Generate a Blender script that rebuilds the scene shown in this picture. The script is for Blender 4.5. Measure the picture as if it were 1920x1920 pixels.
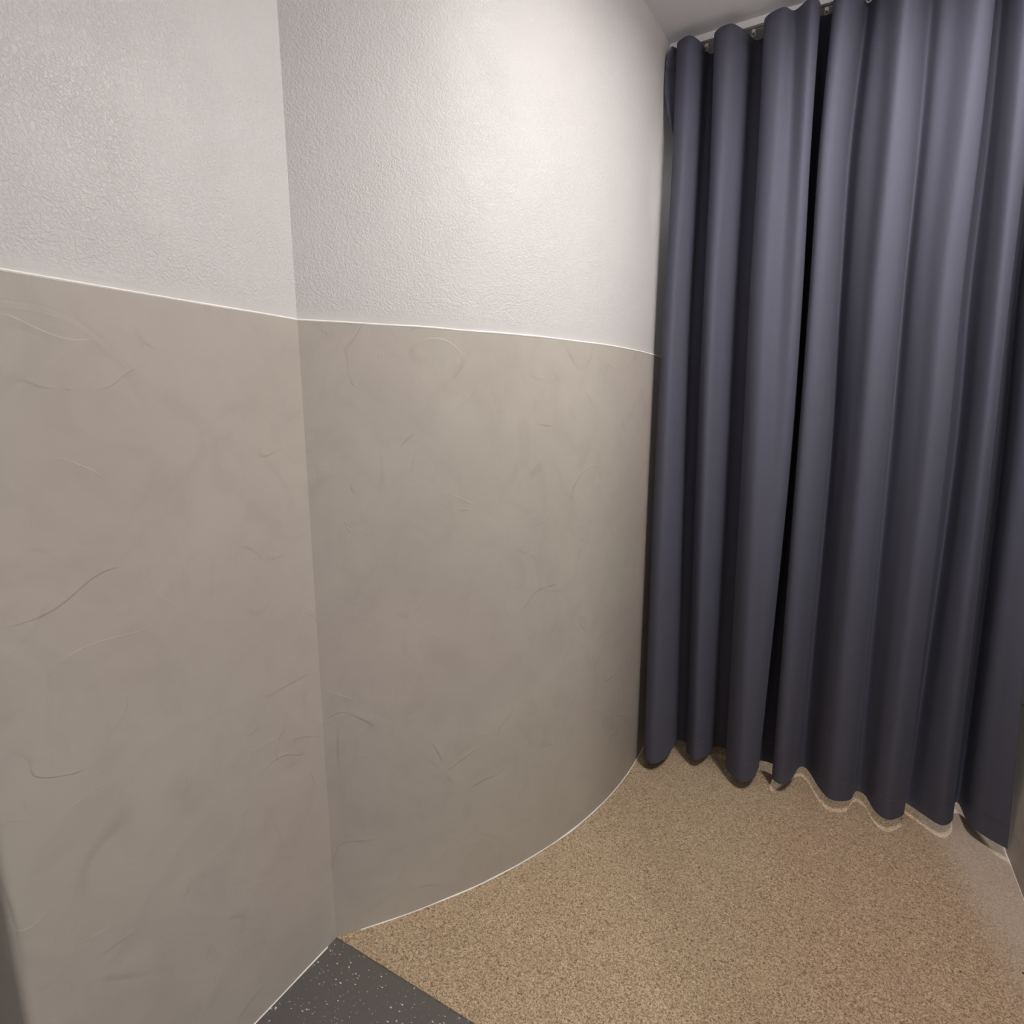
import bpy, bmesh, math, random
from mathutils import Vector, noise
random.seed(4)
for o in list(bpy.data.objects):
    bpy.data.objects.remove(o)
scn = bpy.context.scene
COL = scn.collection

# ------------------------------------------------------------------ camera
# room axes: X = across the cubicle, Y = depth (curtain track front at Y = 0), Z = up
cd = bpy.data.cameras.new('camera')
cam = bpy.data.objects.new('camera', cd)
COL.objects.link(cam)
cd.sensor_fit = 'HORIZONTAL'
cd.sensor_width = 36.0
cd.lens = 36.0 * 1057.7 / 1920.0
cd.clip_start = 0.02
cam.location = (0.5677, -1.9999, 1.35)
from mathutils import Matrix
cam.matrix_world = (Matrix.Translation(cam.location) @ Matrix.Rotation(math.radians(29.62), 4, 'Z')
                    @ Matrix.Rotation(math.radians(90 - 10.227), 4, 'X') @ Matrix.Rotation(math.radians(0.101), 4, 'Z'))
scn.camera = cam

# ------------------------------------------------------------------ world, exposure
w = bpy.data.worlds.new('world')
scn.world = w
w.use_nodes = True
w.node_tree.nodes['Background'].inputs[0].default_value = (0.5, 0.5, 0.55, 1)
w.node_tree.nodes['Background'].inputs[1].default_value = 0.02
scn.view_settings.view_transform = 'Standard'
scn.view_settings.look = 'None'
scn.view_settings.exposure = 0.09
scn.view_settings.gamma = 1.0
scn.view_settings.use_curve_mapping = False

CEIL = 2.49
DADO = 1.536


def ceiling_lamp(name, loc, power, color, diameter, cone):
    if cone:
        l = bpy.data.lights.new(name, 'SPOT')
        l.spot_size = math.radians(cone)
        l.spot_blend = 0.45
        l.shadow_soft_size = diameter / 2
    else:
        l = bpy.data.lights.new(name, 'AREA')
        l.shape = 'DISK'
        l.size = diameter
    l.energy = power
    l.color = color
    o = bpy.data.objects.new(name, l)
    COL.objects.link(o)
    o.location = loc
    if cone:
        o.rotation_euler = Vector((-0.06, -0.60, -2.47)).to_track_quat('-Z', 'Y').to_euler()
    return o


# round ceiling luminaires, some added as fill: x, y, watts, colour, diameter, beam (0 = diffuse panel)
LAMPS = [
    (0.95, -0.95, 20.0, (1.0, 0.97, 0.945), 0.20, 0),
    (0.86, 0.72, 110.0, (0.93, 0.97, 1.0), 0.05, 22),
    (0.20, -0.80, 1.15, (1.0, 0.965, 0.94), 0.10, 0),
    (0.74, -0.50, 5.0, (1.0, 0.97, 0.945), 0.20, 0),
    (2.60, -3.60, 62.0, (1.0, 0.97, 0.945), 0.28, 0),  # unseen fill lamp added behind the camera to even out the lower walls
    (0.55, 1.05, 1.2, (0.96, 0.98, 1.0), 0.16, 0),  # unseen fill lamp added to lift the dim space behind the curtain
]
for i, L in enumerate(LAMPS):
    ceiling_lamp('ceiling_lamp_light', (L[0], L[1], CEIL - (0.021 if L[5] else 0.052)), *L[2:])


# ------------------------------------------------------------------ helpers
def obj(name, bm, mat, parent=None, smooth=False, recalc=True):
    if recalc:
        bmesh.ops.recalc_face_normals(bm, faces=bm.faces)
    me = bpy.data.meshes.new(name)
    bm.to_mesh(me)
    bm.free()
    if smooth:
        for p in me.polygons:
            p.use_smooth = True
        if smooth != 'all':
            me.set_sharp_from_angle(angle=math.radians(50))
    o = bpy.data.objects.new(name, me)
    COL.objects.link(o)
    me.materials.append(mat)
    if parent:
        o.parent = parent
    return o


def struct(name, bm, mat, parent=None, **k):
    o = obj(name, bm, mat, parent, **k)
    if not parent:
        o['kind'] = 'structure'
    return o


def thing(name, label, cat, loc=(0, 0, 0), group=None):
    o = bpy.data.objects.new(name, None)
    COL.objects.link(o)
    o.empty_display_size = 0.05
    o.location = loc
    o['label'] = label
    o['category'] = cat
    if group:
        o['group'] = group
    return o


def box(bm, x0, x1, y0, y1, z0, z1):
    v = [bm.verts.new(p) for p in ((x0, y0, z0), (x1, y0, z0), (x1, y1, z0), (x0, y1, z0),
                                   (x0, y0, z1), (x1, y0, z1), (x1, y1, z1), (x0, y1, z1))]
    for f in ((0, 3, 2, 1), (4, 5, 6, 7), (0, 1, 5, 4), (1, 2, 6, 5), (2, 3, 7, 6), (3, 0, 4, 7)):
        bm.faces.new([v[i] for i in f])
    return bm


def normals2d(path):
    """unit normals pointing to the right-hand side of the walking direction"""
    out = []
    for i in range(len(path)):
        a = Vector(path[max(i - 1, 0)])
        b = Vector(path[min(i + 1, len(path) - 1)])
        p = Vector(path[i])
        d1 = (p - a).normalized() if (p - a).length > 1e-9 else (b - p).normalized()
        d2 = (b - p).normalized() if (b - p).length > 1e-9 else d1
        n1 = Vector((d1.y, -d1.x))
        n2 = Vector((d2.y, -d2.x))
        n = (n1 + n2)
        n = n / max(1e-6, n.length)
        n = n / max(0.5, n.dot(n1))
        out.append(n)
    return out


def slab(bm, path, t0, t1, z0, z1, zw=None):
    """vertical solid that follows a plan path, between offsets t0 and t1 to its right"""
    ns = normals2d(path)
    rings = []
    for i, (p, n) in enumerate(zip(path, ns)):
        zt = z1 + (zw(i) if zw else 0)
        a = Vector(p) + n * t0
        b = Vector(p) + n * t1
        rings.append([bm.verts.new((a.x, a.y, z0)), bm.verts.new((b.x, b.y, z0)),
                      bm.verts.new((b.x, b.y, zt)), bm.verts.new((a.x, a.y, zt))])
    for r, s in zip(rings, rings[1:]):
        for k in range(4):
            bm.faces.new((r[k], r[(k + 1) % 4], s[(k + 1) % 4], s[k]))
    bm.faces.new(rings[0])
    bm.faces.new(rings[-1][::-1])
    return bm


def tube(bm, pts, r, sides=6, rfun=None):
    pts = [Vector(p) for p in pts]
    rings = []
    for i, p in enumerate(pts):
        d = (pts[min(i + 1, len(pts) - 1)] - pts[max(i - 1, 0)]).normalized()
        up = Vector((0, 0, 1)) if abs(d.z) < 0.9 else Vector((1, 0, 0))
        s = d.cross(up).normalized()
        u = s.cross(d)
        rr = rfun(i) if rfun else r
        rings.append([bm.verts.new(p + (s * math.cos(a) + u * math.sin(a)) * rr)
                      for a in [2 * math.pi * k / sides for k in range(sides)]])
    for a, b in zip(rings, rings[1:]):
        for k in range(sides):
            bm.faces.new((a[k], a[(k + 1) % sides], b[(k + 1) % sides], b[k]))
    bm.faces.new(rings[0])
    bm.faces.new(rings[-1][::-1])
    return bm


# ------------------------------------------------------------------ materials
class N:
    def __init__(self, name):
        self.m = bpy.data.materials.new(name)
        self.m.use_nodes = True
        self.t = self.m.node_tree
        self.b = self.t.nodes['Principled BSDF']
        self.co = self.t.nodes.new('ShaderNodeTexCoord').outputs['Object']

    def new(self, typ, **k):
        n = self.t.nodes.new(typ)
        for a, v in k.items():
            setattr(n, a, v)
        return n

    def link(self, a, b):
        self.t.links.new(a, b)

    def put(self, sock, v):
        if isinstance(v, (int, float)):
            sock.default_value = v
        elif isinstance(v, tuple):
            sock.default_value = v if len(v) != 3 or sock.type == 'VECTOR' else (*v, 1)
        else:
            self.link(v, sock)

    def noise(self, scale, detail=3, rough=0.5, dist=0.0, co=None):
        n = self.new('ShaderNodeTexNoise')
        self.put(n.inputs['Vector'], co or self.co)
        n.inputs['Scale'].default_value = scale
        n.inputs['Detail'].default_value = detail
        n.inputs['Roughness'].default_value = rough
        n.inputs['Distortion'].default_value = dist
        return n.outputs['Fac']

    def map(self, scale=(1, 1, 1), rot=(0, 0, 0), loc=(0, 0, 0), co=None):
        n = self.new('ShaderNodeMapping')
        self.put(n.inputs['Vector'], co or self.co)
        n.inputs['Scale'].default_value = scale
        n.inputs['Rotation'].default_value = rot
        n.inputs['Location'].default_value = loc
        return n.outputs[0]

    def ramp(self, fac, stops):
        n = self.new('ShaderNodeValToRGB')
        self.put(n.inputs[0], fac)
        e = n.color_ramp.elements
        while len(e) < len(stops):
            e.new(0.5)
        for i, (p, c) in enumerate(stops):
            e[i].position = p
            e[i].color = (*c, 1) if isinstance(c, tuple) else (c, c, c, 1)
        return n.outputs[0]

    def mix(self, fac, a, b, mode='MIX'):
        n = self.new('ShaderNodeMix', data_type='RGBA', blend_type=mode)
        self.put(n.inputs[0], fac)
        self.put(n.inputs[6], a)
        self.put(n.inputs[7], b)
        return n.outputs[2]

    def math(self, op, a, b=0.0, c=0.0, clamp=False):
        n = self.new('ShaderNodeMath', operation=op, use_clamp=clamp)
        self.put(n.inputs[0], a)
        self.put(n.inputs[1], b)
        self.put(n.inputs[2], c)
        return n.outputs[0]

    def bump(self, h, strength, dist, normal=None):
        n = self.new('ShaderNodeBump')
        n.inputs['Strength'].default_value = strength
        n.inputs['Distance'].default_value = dist
        self.put(n.inputs['Height'], h)
        if normal:
            self.link(normal, n.inputs['Normal'])
        return n.outputs[0]

    def fin(self, color=None, rough=None, normal=None, spec=None, **k):
        if color is not None:
            self.put(self.b.inputs['Base Color'], color)
        if rough is not None:
            self.put(self.b.inputs['Roughness'], rough)
        if normal is not None:
            self.link(normal, self.b.inputs['Normal'])
        if spec is not None:
            self.b.inputs['Specular IOR Level'].default_value = spec
        for a, v in k.items():
            self.put(self.b.inputs[a.replace('_', ' ')], v)
        return self.m


def mat_paint():
    m = N('white_roller_paint')
    warp = m.noise(9, 2, 0.5)
    a = m.noise(200, 3, 0.6, 0.35)
    b = m.noise(55, 2, 0.5, 0.3)
    blobs = m.ramp(a, [(0.40, 0.0), (0.62, 1.0)])
    h = m.math('ADD', m.math('MULTIPLY', blobs, m.math('MULTIPLY_ADD', warp, 0.8, 0.3)), m.math('MULTIPLY', b, 0.7))
    sep = m.new('ShaderNodeSeparateXYZ')
    m.put(sep.inputs[0], m.co)
    # brushed smooth just above the dado line
    h = m.math('MULTIPLY', h, m.math('MULTIPLY_ADD', sep.outputs[2], 40.0, -61.8, clamp=True))
    nrm = m.bump(h, 0.6, 0.00125)
    big = m.bump(m.noise(4.5, 2), 0.25, 0.01, nrm)
    col = m.mix(m.noise(2.2, 3), (0.553, 0.531, 0.519), (0.580, 0.559, 0.550))
    return m.fin(col, 0.40, big, 0.5)


def mat_plaster():
    m = N('grey_trowelled_plaster')
    # broad clouding of the trowelled coat
    c1 = m.noise(2.6, 4, 0.55, 1.2)
    c2 = m.noise(6.5, 5, 0.6, 1.8)
    c3 = m.noise(1.5, 2, 0.5, 0.4, m.map(loc=(5, 3, 1)))
    base = m.mix(m.ramp(c1, [(0.30, 0.0), (0.70, 1.0)]), (0.374, 0.334, 0.294), (0.447, 0.404, 0.355))
    tint = m.mix(m.ramp(c3, [(0.38, 0.0), (0.62, 1.0)]), (0.429, 0.378, 0.349), (0.416, 0.392, 0.338))
    col = m.mix(0.5, base, tint)
    col = m.mix(m.math('MULTIPLY', m.ramp(c2, [(0.46, 0.0), (0.66, 1.0)]), 0.24), col, (0.32, 0.286, 0.252))
    h = m.math('MULTIPLY', m.noise(5, 3, 0.5, 0.6), 1.5)
    h = m.math('MULTIPLY_ADD', m.noise(240, 2), 0.04, h)
    dark = 0.0
    # trowel marks: overlapping sheets of plaster whose edges show only in places
    for k, (sc, rot, thr, mk, amt, lw) in enumerate((
            (2.1, (0.3, 0.5, 0.2), 0.52, 0.55, 0.7, 0.006),
            (3.0, (0.9, 0.2, 0.6), 0.47, 0.55, 0.7, 0.008),
            (4.6, (0.1, 1.1, 0.3), 0.54, 0.55, 0.65, 0.010))):
        n = m.noise(sc, 1.2, 0.45, 0.9, m.map(scale=(1, 1, 0.7 + 0.35 * k), rot=rot, loc=(3.1 * k, 1.7 * k, 5.3 * k)))
        mask = m.ramp(m.noise(3.4 + k, 3, 0.6, 0.5, m.map(loc=(2 + k, 7 - k, 4 * k))), [(mk - 0.03, 0.0), (mk + 0.07, 1.0)])
        fall = m.ramp(n, [(thr, 0.0), (thr + lw, 1.0), (thr + 0.10, 0.0)])
        h = m.math('MULTIPLY_ADD', m.math('MULTIPLY', fall, mask), amt, h)
        ln = m.ramp(n, [(thr - 0.5 * lw, 0.0), (thr + 0.3 * lw, 1.0), (thr + 2.5 * lw, 0.0)])
        dark = m.math('MULTIPLY_ADD', m.math('MULTIPLY', ln, mask), 0.16, dark)
    # torn, crumbly dashes along some sheet edges
    tear = m.math('MULTIPLY', m.ramp(m.noise(70, 3, 0.65, 0.8, m.map(scale=(1, 1, 0.55))), [(0.60, 0.0), (0.66, 1.0)]),
                  m.ramp(m.noise(6.5, 2, 0.5, 1.2, m.map(loc=(1, 8, 2))), [(0.635, 0.0), (0.68, 1.0)]))
    h = m.math('MULTIPLY_ADD', tear, 0.45, h)
    nrm = m.bump(h, 0.6, 0.0016)
    col = m.mix(dark, col, (0.20, 0.17, 0.15))
    return m.fin(col, 0.48, nrm, 0.35)


def mat_carpet():
    m = N('beige_fleck_carpet')
    a = m.noise(175, 3, 0.65, 1.0)
    b = m.noise(260, 2, 0.6, 0.5, m.map(loc=(3, 1, 2)))
    patch = m.noise(14, 3, 0.55, 0.3)
    c = m.noise(2.4, 2, 0.5, 0.2)
    pile = m.ramp(a, [(0.30, (0.09, 0.055, 0.027)), (0.43, (0.46, 0.335, 0.21)), (0.55, (0.64, 0.478, 0.312)), (0.74, (0.88, 0.72, 0.52))])
    col = m.mix(m.ramp(b, [(0.38, 0.9), (0.47, 0.0)]), pile, (0.22, 0.15, 0.09))
    col = m.mix(m.math('MULTIPLY', m.ramp(patch, [(0.35, 0.0), (0.7, 1.0)]), 0.22), col, (0.38, 0.27, 0.175))
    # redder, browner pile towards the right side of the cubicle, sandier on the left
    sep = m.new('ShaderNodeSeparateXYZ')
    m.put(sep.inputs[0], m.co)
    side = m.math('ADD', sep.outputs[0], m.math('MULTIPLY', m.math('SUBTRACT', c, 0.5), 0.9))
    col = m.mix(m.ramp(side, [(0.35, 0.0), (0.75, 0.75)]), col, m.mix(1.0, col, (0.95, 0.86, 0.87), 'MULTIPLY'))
    # greyer and flatter strip along the right wall
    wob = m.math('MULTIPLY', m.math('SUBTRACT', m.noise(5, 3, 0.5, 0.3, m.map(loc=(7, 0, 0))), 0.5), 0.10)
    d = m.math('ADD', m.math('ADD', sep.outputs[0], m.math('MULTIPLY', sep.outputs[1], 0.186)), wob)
    grey_strip = m.math('MULTIPLY', m.math('MULTIPLY_ADD', d, 10.0, -9.35, clamp=True), m.math('MULTIPLY_ADD', sep.outputs[1], 4.0, 2.6, clamp=True))
    col = m.mix(m.math('MULTIPLY', grey_strip, 0.55), col, (0.50, 0.425, 0.36))
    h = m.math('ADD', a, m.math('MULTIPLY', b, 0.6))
    h = m.math('MULTIPLY', h, m.math('SUBTRACT', 1.0, m.math('MULTIPLY', grey_strip, 0.6)))
    nrm = m.bump(h, 0.9, 0.004)
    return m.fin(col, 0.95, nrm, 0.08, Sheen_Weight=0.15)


def mat_vinyl():
    m = N('dark_flecked_vinyl')
    col = m.mix(m.noise(3.0, 3), (0.112, 0.101, 0.093), (0.135, 0.123, 0.114))
    col = m.mix(m.ramp(m.noise(500, 2), [(0.35, 0.35), (0.5, 0.0)]), col, (0.05, 0.045, 0.04))
    for sc, r0, keep, rot, br in ((62, 0.17, 0.11, 0.5, 0.8), (105, 0.2, 0.10, 2.0, 0.55), (55, 0.14, 0.09, 1.2, 0.7), (140, 0.25, 0.08, 0.2, 0.25)):
        v = m.new('ShaderNodeTexVoronoi', feature='F1', voronoi_dimensions='2D')
        dist = m.new('ShaderNodeVectorMath', operation='ADD')
        nn = m.new('ShaderNodeTexNoise')
        m.put(nn.inputs['Vector'], m.co)
        nn.inputs['Scale'].default_value = 260
        sc2 = m.new('ShaderNodeVectorMath', operation='SCALE')
        m.link(nn.outputs['Color'], sc2.inputs[0])
        sc2.inputs['Scale'].default_value = 0.004
        m.link(m.map(scale=(1, 1.7, 1), rot=(0, 0, rot)), dist.inputs[0])
        m.link(sc2.outputs[0], dist.inputs[1])
        m.link(dist.outputs[0], v.inputs['Vector'])
        v.inputs['Scale'].default_value = sc
        sp = m.new('ShaderNodeSeparateColor')
        m.link(v.outputs['Color'], sp.inputs[0])
        rad = m.math('MULTIPLY', m.math('MULTIPLY_ADD', sp.outputs[1], 0.7, 0.4), r0)
        hit = m.math('LESS_THAN', v.outputs['Distance'], rad)
        hit = m.math('MULTIPLY', hit, m.math('LESS_THAN', sp.outputs[0], keep))
        hit = m.math('MULTIPLY', hit, m.math('MULTIPLY_ADD', sp.outputs[2], 0.7, 0.3))
        col = m.mix(hit, col, (br, br * 0.97, br * 0.93))
    nrm = m.bump(m.noise(350, 2), 0.15, 0.0006)
    return m.fin(col, 0.55, nrm, 0.35)


def mat_fabric(name='slate_blue_curtain_cloth'):
    m = N(name)
    weave = m.noise(900, 2, 0.6, 0.0, m.map(scale=(1, 1, 0.6)))
    slub = m.noise(60, 3, 0.5, 0.0, m.map(scale=(1, 1, 0.08)))
    col = m.mix(weave, (0.074, 0.075, 0.103), (0.121, 0.121, 0.160))
    col = m.mix(m.math('MULTIPLY', slub, 0.25), col, (0.08, 0.08, 0.112))
    nrm = m.bump(weave, 0.25, 0.0005)
    nrm = m.bump(m.noise(3.2, 2, 0.5, 0.4, m.map(scale=(1.4, 1.4, 0.25))), 0.25, 0.02, nrm)
    return m.fin(col, 0.8, nrm, 0.12, Sheen_Weight=0.06, Sheen_Roughness=0.5, Sheen_Tint=(0.75, 0.78, 0.95))


def mat_plain(name, c, rough, spec=0.4, bscale=0, bstr=0.2):
    m = N(name)
    nrm = m.bump(m.noise(bscale, 3), bstr, 0.001) if bscale else None
    col = m.mix(m.noise(12, 3), tuple(x * 0.95 for x in c), tuple(min(1, x * 1.05) for x in c))
    return m.fin(col, rough, nrm, spec)


PAINT = mat_paint()
PLASTER = mat_plaster()
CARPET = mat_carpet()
VINYL = mat_vinyl()
FABRIC = mat_fabric()
CEILM = mat_plain('ceiling_paint', (0.88, 0.875, 0.91), 0.75, 0.2, 90, 0.25)
BEAD = mat_plain('white_filler_bead', (0.84, 0.81, 0.77), 0.5, 0.4, 120, 0.4)
TRACKM = mat_plain('white_track_aluminium', (0.88, 0.87, 0.89), 0.4, 0.5)
PLASTIC = mat_plain('white_plastic', (0.72, 0.71, 0.71), 0.45, 0.5)

# ------------------------------------------------------------------ setting
YC = -1.141        # corner where the curved wall starts and the carpet begins
XL, XR = -0.445, 1.145
YEND = -1.743      # outer corner of the flat left wall
YFAR, YNEAR, XFAR, XSHOP, YR = 1.75, -5.2, -2.1, 3.2, -1.80

curve = []
for k in range(49):
    y = YC + (0.0 - YC) * k / 48.0
    curve.append((-0.3314 * abs(y) ** 2.23, y))
curve[0] = (XL, YC)
curve += [(0.0, 0.25), (0.0, 0.7), (0.0, YFAR)]

# flat left wall: a solid pier with a softly rounded outer corner
bm = bmesh.new()
R = 0.012
pier = [(XFAR - 0.1, YEND), (XL - R, YEND)] + \
       [(XL - R + R * math.sin(a), YEND + R - R * math.cos(a)) for a in [math.radians(15 * i) for i in range(1, 6)]] + \
       [(XL, YEND + R), (XL, YC), (XL, YC + 0.0)]
pier = pier[:-1]
poly = pier + [(XFAR - 0.1, YC)]
lo = [bm.verts.new((x, y, 0)) for x, y in poly]
hi = [bm.verts.new((x, y, CEIL)) for x, y in poly]
bm.faces.new(lo[::-1])
bm.faces.new(hi)
for i in range(len(poly)):
    j = (i + 1) % len(poly)
    bm.faces.new((lo[i], lo[j], hi[j], hi[i]))
wall_left = struct('wall_left', bm, PAINT)

wall_back = struct('wall_back', slab(bmesh.new(), curve, -0.12, 0.0, 0, CEIL), PAINT, smooth=False)
wall_right = struct('wall_right', box(bmesh.new(), XR, XSHOP, YR, YFAR, 0, CEIL), PAINT)
struct('wall_far', box(bmesh.new(), -0.12, XR + 0.1, YFAR, YFAR + 0.1, 0, CEIL), PAINT)
struct('wall_front', box(bmesh.new(), XFAR - 0.1, XSHOP + 0.1, YNEAR - 0.1, YNEAR, 0, CEIL), PAINT)
struct('wall_shop', box(bmesh.new(), XSHOP, XSHOP + 0.1, YNEAR, YFAR, 0, CEIL), PAINT)
struct('wall_side', box(bmesh.new(), XFAR - 0.1, XFAR, YNEAR, YEND, 0, CEIL), PAINT)


def soften(o, deg=32):
    for p in o.data.polygons:
        p.use_smooth = True
    o.data.set_sharp_from_angle(angle=math.radians(deg))


soften(wall_back)
soften(wall_left)
struct('ceiling', box(bmesh.new(), XFAR - 0.1, XSHOP + 0.1, YNEAR - 0.1, YFAR + 0.1, CEIL, CEIL + 0.1), CEILM)
struct('floor', box(bmesh.new(), XFAR - 0.1, XSHOP + 0.1, YNEAR - 0.1, YFAR + 0.1, -0.1, 0.0), VINYL)


# plaster dado coats, 2.5 mm proud of the wall, slightly wavy hand-cut top edge
def dense(path, step=0.03):
    out = []
    for a, b in zip(path, path[1:]):
        n = max(1, int((Vector(b) - Vector(a)).length / step))
        out += [(a[0] + (b[0] - a[0]) * i / n, a[1] + (b[1] - a[1]) * i / n) for i in range(n)]
    return out + [path[-1]]


def wav(path, amp=0.0013, s=7.0, off=0.0):
    return lambda i: amp * noise.noise(Vector((path[i][0] * s, path[i][1] * s, off)))


PT = 0.0025
left_path = dense(pier)
back_path = dense(curve)
right_path = dense([(XR, YFAR), (XR, YR)])
pl = obj('plaster_dado', slab(bmesh.new(), left_path, 0.0, PT, 0.001, DADO, wav(left_path)), PLASTER, wall_left)
pb = obj('plaster_dado', slab(bmesh.new(), back_path, 0.0, PT, 0.001, DADO, wav(back_path)), PLASTER, wall_back, smooth=False)
pr = obj('plaster_dado', slab(bmesh.new(), right_path, 0.0, PT, 0.001, DADO, wav(right_path)), PLASTER, wall_right)
for o in (pb, pl):
    soften(o)

# filler beads: along the top of the plaster, and the pale sealant line at the floor
ti = 0


def bead(path, z, r, off, seed, thin=0.35):
    global ti
    ti += 1
    ns = normals2d(path)
    pts = [(p[0] + n.x * off, p[1] + n.y * off, z + 0.0013 * noise.noise(Vector((p[0] * 7, p[1] * 7, 0.0)))) for p, n in zip(path, ns)]
    rf = lambda i: r * (1 + thin * noise.noise(Vector((pts[i][0] * 11, pts[i][1] * 11, seed))))
    return struct('trim_%d' % ti, tube(bmesh.new(), pts, r, 7, rf), BEAD, smooth=True)


bead(left_path[1:], DADO + 0.0016, 0.0026, 0.0012, 1.0)
bead(back_path, DADO + 0.0012, 0.0027, 0.0012, 2.0)
bead(right_path, DADO + 0.0008, 0.0018, 0.0012, 3.0)
flo = [p for p in left_path if p[0] > -0.46 and p[1] > YEND + R and p[1] < YC - 0.03]
bead(flo, 0.0010, 0.0020, PT + 0.0002, 4.0, 0.6)
bead([p for p in back_path if p[1] > YC + 0.03], 0.0042, 0.0020, PT + 0.0006, 5.0, 0.6)
bead(right_path, 0.0040, 0.0016, PT + 0.0002, 6.0, 0.6)

# fitted carpet, butted against the vinyl at the corner line
bm = bmesh.new()
edge = [(x - 0.0 + 0.0, y) for x, y in curve]
inner = [(XL + PT, YC)] + [(x + PT, y) for x, y in curve[1:]]
outl = inner + [(XR - PT, YFAR), (XR - PT, YC + 0.007)]
NB = 60
for i in range(1, NB):
    x = (XR - PT) + (XL + PT - XR + PT) * i / NB
    outl.append((x, YC + 0.007 * (1 - i / NB) + 0.0012 * noise.noise(Vector((x * 25, 0, 0)))))
lo = [bm.verts.new((x, y, 0.0003)) for x, y in outl]
hi = [bm.verts.new((x, y, 0.0036)) for x, y in outl]
bm.faces.new(lo)
bm.faces.new(hi)
for i in range(len(outl)):
    j = (i + 1) % len(outl)
    bm.faces.new((lo[i], lo[j], hi[j], hi[i]))
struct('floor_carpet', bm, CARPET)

# ------------------------------------------------------------------ curtain track
TX0, TX1 = 0.002, XR - 0.002
track = thing('curtain_track', 'slim white curtain track fixed to the ceiling above the dark curtain', 'curtain track', (0.57, 0.015, CEIL))


def local(bm, o):
    bmesh.ops.translate(bm, verts=bm.verts, vec=-Vector(o.location))
    return bm


bm = bmesh.new()
TH = 0.020
prof = [(0.0, CEIL - 0.0002), (0.0, CEIL - TH), (0.0125, CEIL - TH), (0.0125, CEIL - TH + 0.003), (0.004, CEIL - TH + 0.003), (0.004, CEIL - 0.004),
        (0.030, CEIL - 0.004), (0.030, CEIL - TH + 0.003), (0.0215, CEIL - TH + 0.003), (0.0215, CEIL - TH), (0.034, CEIL - TH), (0.034, CEIL - 0.0002)]
a = [bm.verts.new((TX0, y, z)) for y, z in prof]
b = [bm.verts.new((TX1, y, z)) for y, z in prof]
bm.faces.new(a)
bm.faces.new(b[::-1])
for i in range(len(prof)):
    j = (i + 1) % len(prof)
    bm.faces.new((a[i], a[j], b[j], b[i]))
obj('rail', local(bm, track), TRACKM, track)
for x0, x1 in ((TX0, TX0 + 0.004), (TX1 - 0.004, TX1)):
    obj('end_cap', local(box(bmesh.new(), x0 - 0.0008, x1, -0.001, 0.035, CEIL - TH - 0.001, CEIL - 0.0002), track), PLASTIC, track)

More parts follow.
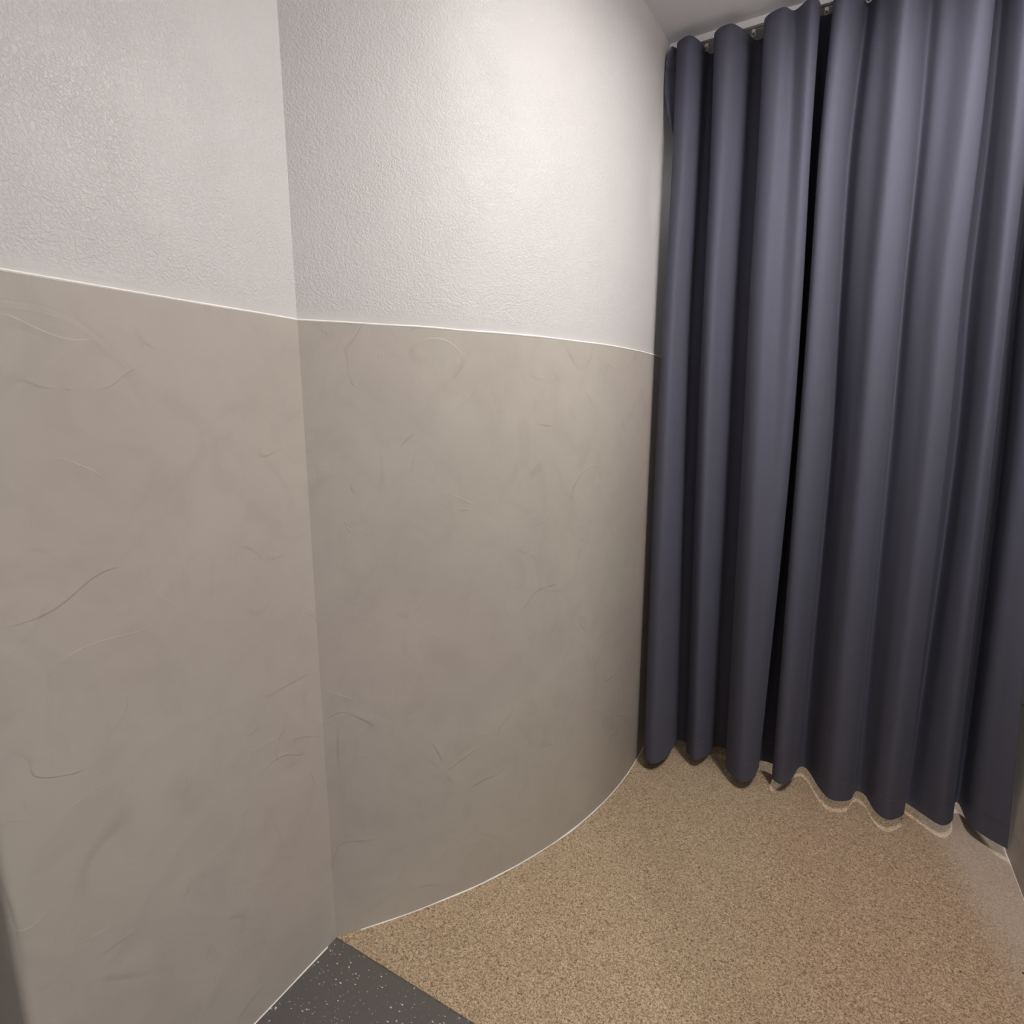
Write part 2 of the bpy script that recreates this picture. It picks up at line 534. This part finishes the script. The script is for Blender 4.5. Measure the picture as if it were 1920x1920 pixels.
# ------------------------------------------------------------------ curtain
# control sections: across position of each fold line at six heights, then how far the
# fold stands in front of the track line at the hem and at the heading
ZL = [0.04, 0.65, 1.25, 1.7, 2.1, 2.457]
FEAT = [
    ([0.0405, 0.035, 0.0324, 0.0372, 0.0415, 0.039], 0.0498, 0.05),
    ([0.0834, 0.0764, 0.0711, 0.0714, 0.0779, 0.0782], 0.0633, 0.07),
    ([0.1132, 0.0999, 0.0892, 0.0873, 0.0947, 0.1], -0.0074, 0.03),
    ([0.1228, 0.1134, 0.1055, 0.1028, 0.1096, 0.1141], -0.1361, -0.05),
    ([0.1746, 0.1654, 0.1577, 0.1553, 0.1554, 0.1486], -0.0743, 0.045),
    ([0.2128, 0.2022, 0.1928, 0.1887, 0.1913, 0.1944], -0.0373, 0.065),
    ([0.2416, 0.23, 0.2188, 0.2108, 0.2158, 0.2238], -0.0808, 0.02),
    ([0.2656, 0.2614, 0.2565, 0.2509, 0.2488, 0.2488], -0.1671, -0.05),
    ([0.3218, 0.314, 0.3054, 0.2964, 0.293, 0.2858], -0.0544, 0.04),
    ([0.376, 0.3633, 0.3505, 0.3398, 0.3379, 0.3339], 0.0105, 0.065),
    ([0.4106, 0.4037, 0.3948, 0.3818, 0.3744, 0.3618], -0.0127, 0.035),
    ([0.4223, 0.4284, 0.4313, 0.4239, 0.4142, 0.4054], -0.0648, 0.07),
    ([0.428, 0.4399, 0.4475, 0.4412, 0.43, 0.4245], -0.1115, 0.03),
    ([0.4451, 0.4511, 0.4541, 0.4482, 0.4395, 0.4388], -0.1587, -0.03),
    ([0.4792, 0.4741, 0.4686, 0.4626, 0.4554, 0.4593], -0.0692, 0.05),
    ([0.5111, 0.5053, 0.4983, 0.4892, 0.4805, 0.4862], -0.0431, 0.07),
    ([0.5372, 0.537, 0.5326, 0.5167, 0.5059, 0.5131], -0.0885, 0.03),
    ([0.5597, 0.56, 0.5557, 0.5395, 0.5283, 0.5374], -0.1832, -0.035),
    ([0.5898, 0.5876, 0.5818, 0.5672, 0.5583, 0.5632], -0.1822, -0.0),
    ([0.6322, 0.6221, 0.6112, 0.6, 0.5928, 0.5858], -0.0826, 0.02),
    ([0.6686, 0.6569, 0.6445, 0.6324, 0.6266, 0.6209], -0.0399, 0.07),
    ([0.7193, 0.7051, 0.6909, 0.6792, 0.6658, 0.6468], -0.0689, 0.04),
    ([0.7395, 0.7268, 0.7134, 0.7005, 0.693, 0.6797], -0.131, -0.01),
    ([0.7694, 0.7575, 0.7436, 0.7251, 0.7166, 0.7071], -0.1225, 0.01),
    ([0.7939, 0.7836, 0.7709, 0.7519, 0.7467, 0.738], -0.0485, 0.02),
    ([0.8279, 0.816, 0.8027, 0.7859, 0.7835, 0.7777], -0.0222, 0.07),
    ([0.8726, 0.8599, 0.8455, 0.8273, 0.8196, 0.8069], -0.0761, 0.045),
    ([0.8886, 0.8856, 0.8786, 0.8583, 0.8502, 0.834], -0.1443, -0.04),
    ([0.9268, 0.9167, 0.9043, 0.8848, 0.8658, 0.846], -0.1128, 0.0),
    ([0.9736, 0.9501, 0.926, 0.9036, 0.8825, 0.862], -0.0779, 0.07),
    ([1.0091, 0.9808, 0.953, 0.9319, 0.9163, 0.8954], -0.1258, 0.045),
    ([1.0422, 1.02, 0.9954, 0.9668, 0.9541, 0.9308], -0.2291, -0.05),
    ([1.0536, 1.03, 1.0049, 0.9776, 0.9616, 0.9446], -0.129, 0.0),
    ([1.0899, 1.061, 1.0306, 0.9986, 0.9794, 0.9639], -0.0834, 0.05),
    ([1.134, 1.0951, 1.0579, 1.035, 1.0183, 1.0019], -0.0535, 0.03)
]
HEAD = 2.457
HEM0 = 0.042


def lerp_u(row, z):
    # Catmull-Rom through the six heights
    if z <= ZL[0]:
        return row[0]
    for i in range(5):
        if z <= ZL[i + 1] + 1e-6:
            t = (z - ZL[i]) / (ZL[i + 1] - ZL[i])
            p1, p2 = row[i], row[i + 1]
            m1 = (row[i + 1] - row[max(i - 1, 0)]) / (ZL[i + 1] - ZL[max(i - 1, 0)]) * (ZL[i + 1] - ZL[i])
            k = min(i + 2, 5)
            m2 = (row[k] - row[i]) / (ZL[k] - ZL[i]) * (ZL[i + 1] - ZL[i])
            return ((2 * t ** 3 - 3 * t * t + 1) * p1 + (t ** 3 - 2 * t * t + t) * m1
                    + (-2 * t ** 3 + 3 * t * t) * p2 + (t ** 3 - t * t) * m2)
    return row[-1]


FLAP = [(1.90, 0.060), (2.10, 0.055), (2.189, 0.043), (2.269, 0.0190), (2.331, 0.0055), (2.365, 0.0035), (2.42, 0.0060), (2.457, 0.022)]


def flap_u(z):
    if z <= FLAP[0][0]:
        return FLAP[0][1]
    for (z0, u0), (z1, u1) in zip(FLAP, FLAP[1:]):
        if z <= z1 + 1e-6:
            t = (z - z0) / (z1 - z0)
            return u0 + (u1 - u0) * t
    return FLAP[-1][1]


LEFT = (4, 8, 14)
RIGHT = (12, 26, 30)
DEEP = {13: 0.07, 17: 0.03, 22: 0.03, 27: 0.07, 31: 0.10}


def section(z):
    s = (z - ZL[0]) / (ZL[-1] - ZL[0])
    s = min(max(s, 0), 1)
    pts = []
    fu = flap_u(z)
    k = (0.060 - fu) / 0.055
    # leading edge of the cloth: turned back behind the first fold, bulging near the top
    pts.append((0.075, -0.020 + 0.03 * k))
    k = min(1.0, k * 4)
    pts.append((fu + 0.012, -0.028 + 0.055 * k))
    pts.append((fu, -0.022 + 0.066 * k))
    pts.append((fu + 0.010 * k, -0.012 + 0.036 * k))
    u0 = lerp_u(FEAT[0][0], z)
    pts.append((u0 + 0.012, FEAT[0][1] * (1 - s) + FEAT[0][2] * s - 0.035))
    prev = pts[-1]
    for i, (row, vb, vt) in enumerate(FEAT):
        u, v = lerp_u(row, z), vb + (vt - vb) * s
        if i in DEEP:
            # valleys run deeper between heading and hem than at the two ends
            dv = -DEEP[i] * math.sin(math.pi * min(1.0, max(0.0, s))) ** 0.6
            u += (u - 0.5677) / (v - 2.0) * dv
            v += dv
        if i in LEFT:
            # the fold overhangs the valley on its left: a hidden turn behind its edge
            vb_ = prev[1] + 0.012
            pts.append((u + (u - 0.5677) / (v - 2.0) * (vb_ - v) + 0.006, vb_))
        pts.append((u, v))
        if i in RIGHT:
            nv = FEAT[i + 1][1] + (FEAT[i + 1][2] - FEAT[i + 1][1]) * s + 0.012
            pts.append((u + (u - 0.5677) / (v - 2.0) * (nv - v) - 0.005, nv))
        prev = (u, v)
    return pts


SUB = 8


def spline(p):
    out = []
    n = len(p)
    for i in range(n - 1):
        p0, p1, p2, p3 = p[max(i - 1, 0)], p[i], p[i + 1], p[min(i + 2, n - 1)]
        for k in range(SUB):
            t = k / SUB
            q = []
            for c_ in (0, 1):
                a_, b_, c2, d_ = p0[c_], p1[c_], p2[c_], p3[c_]
                T = 0.5
                m1 = T * (c2 - a_)
                m2 = T * (d_ - b_)
                q.append((2 * t ** 3 - 3 * t * t + 1) * b_ + (t ** 3 - 2 * t * t + t) * m1 + (-2 * t ** 3 + 3 * t * t) * c2 + (t ** 3 - t * t) * m2)
            out.append(tuple(q))
    out.append(p[-1])
    return out


def sheet(z0, z1, rows, push=0.0):
    bm_ = bmesh.new()
    grid = []
    for r in range(rows + 1):
        z = z0 + (z1 - z0) * r / rows
        sp = spline(section(z))
        line = []
        for j, (u, v) in enumerate(sp):
            uu, vv = u, v
            if push:
                a_ = Vector(sp[max(j - 1, 0)])
                b_ = Vector(sp[min(j + 1, len(sp) - 1)])
                t_ = (b_ - a_).normalized()
                uu -= t_.y * push
                vv += t_.x * push
            # X = across, Y = -(distance in front of the track line)
            x = uu
            if j < 5 * SUB:
                x = max(x, 0.004)
            x = min(x, XR - 0.006)
            line.append(bm_.verts.new((x, -vv, z)))
        grid.append(line)
    for a_, b_ in zip(grid, grid[1:]):
        for i in range(len(a_) - 1):
            bm_.faces.new((a_[i], a_[i + 1], b_[i + 1], b_[i]))
    return bm_


curtain = thing('curtain', 'tall slate-blue pleated curtain hanging across the cubicle from the ceiling track', 'curtain', (0.57, 0.0, HEM0))
cl = obj('fabric', local(sheet(HEM0, HEAD, 130), curtain), FABRIC, curtain, smooth='all', recalc=False)
md = cl.modifiers.new('thickness', 'SOLIDIFY')
md.thickness = 0.0016
md.offset = 0
hem = obj('hem', local(sheet(HEM0 - 0.0006, HEM0 + 0.072, 8, 0.0012), curtain), FABRIC, curtain, smooth='all', recalc=False)
md = hem.modifiers.new('thickness', 'SOLIDIFY')
md.use_rim = False
md.thickness = 0.0006
md.offset = 0
STITCH = mat_plain('curtain_stitching', (0.17, 0.17, 0.21), 0.8, 0.1)
st = obj('stitching', local(sheet(HEM0 + 0.0705, HEM0 + 0.0718, 1, 0.0020), curtain), STITCH, hem, smooth='all', recalc=False)
head = obj('heading_tape', local(sheet(HEAD - 0.060, HEAD - 0.001, 4, -0.0022), curtain), FABRIC, curtain, smooth='all', recalc=False)
md = head.modifiers.new('thickness', 'SOLIDIFY')
md.thickness = 0.0014
md.offset = 0

# carriers that carry the heading, sliding in the rail slot
xs = [0.018, 0.075] + [lerp_u(FEAT[i][0], 2.457) for i in (3, 7, 11, 13, 17, 22, 27, 31)] + [0.985]
xs = [0.020, 0.112, 0.248, 0.347, 0.439, 0.541, 0.69, 0.83, 0.93, 0.99]
for x in xs:
    bm = bmesh.new()
    tube(bm, [(x, 0.017, CEIL - 0.012), (x, 0.017, CEIL - TH - 0.006)], 0.0022, 8)
    box(bm, x - 0.005, x + 0.005, 0.014, 0.020, CEIL - TH - 0.010, CEIL - TH - 0.002)
    ring = [(x + 0.0055 * math.cos(a), 0.017, CEIL - TH - 0.0145 + 0.0055 * math.sin(a)) for a in [i * math.pi / 6 for i in range(13)]]
    tube(bm, ring, 0.0011, 6)
    if x < 0.03:
        tube(bm, [(x, 0.017, CEIL - TH - 0.019), (x + 0.002, 0.014, CEIL - TH - 0.034), (x + 0.008, 0.006, CEIL - TH - 0.056)], 0.0011, 6)
    g = obj('curtain_hook', local(bm, curtain), PLASTIC, curtain, smooth=False)
    g['label'] = 'small white plastic hook'

# ------------------------------------------------------------------ round ceiling luminaires, including the added fill lamps
m = N('luminaire_diffuser')
LENS = m.fin((0.85, 0.85, 0.85), 0.5, None, 0.4, Emission_Color=(1.0, 0.93, 0.86), Emission_Strength=1.5)
m = N('luminaire_fill_side')
OPAL = m.fin((0.85, 0.85, 0.85), 0.5, None, 0.4, Emission_Color=(1.0, 0.96, 0.93), Emission_Strength=7.0)  # glow added on the drum sides to brighten the ceiling
WHERE = ['beside the right-hand cubicle wall', 'with a narrow beam just behind the dark curtain', 'close to the curved wall', 'nearest the front of the dark curtain', 'added as fill outside at the far right', 'added as fill deepest behind the dark curtain']
for i, L in enumerate(LAMPS):
    r = L[4] / 2
    t = thing('ceiling_light', 'round flat white ceiling light ' + WHERE[i], 'light', (L[0], L[1], CEIL), 'round ceiling lights')
    bm = bmesh.new()
    drum = 0.0 if L[5] else 0.030
    prof = [(r, -0.0002), (r + 0.010, -0.0002), (r + 0.010, -0.016 - drum), (r + 0.006, -0.020 - drum), (r, -0.020 - drum)]
    S = 48
    rings = [[bm.verts.new((q * math.cos(2 * math.pi * k / S), q * math.sin(2 * math.pi * k / S), z)) for q, z in prof] for k in range(S)]
    for k in range(S):
        A, B = rings[k], rings[(k + 1) % S]
        for a_ in range(len(prof)):
            b_ = (a_ + 1) % len(prof)
            bm.faces.new((A[a_], A[b_], B[b_], B[a_]))
    obj('rim', bm, OPAL if drum else TRACKM, t, smooth=True)
    bm = bmesh.new()
    bmesh.ops.create_circle(bm, cap_ends=True, segments=40, radius=r)
    for v_ in bm.verts:
        v_.co.z = -0.018 - drum
    obj('diffuser', bm, LENS, t)

# a dark crumb lying on the carpet by the right wall
bm = bmesh.new()
bmesh.ops.create_icosphere(bm, subdivisions=2, radius=0.0022)
for v_ in bm.verts:
    v_.co.z *= 0.6
    v_.co *= 1 + 0.25 * noise.noise(v_.co * 900)
    v_.co += Vector((1.081, -0.383, 0.0036 + 0.0013))
c = obj('crumb', bm, mat_plain('dark_crumb', (0.03, 0.025, 0.02), 0.8))
c['label'] = 'tiny dark crumb lying on the beige carpet near the right wall'
c['category'] = 'crumb'
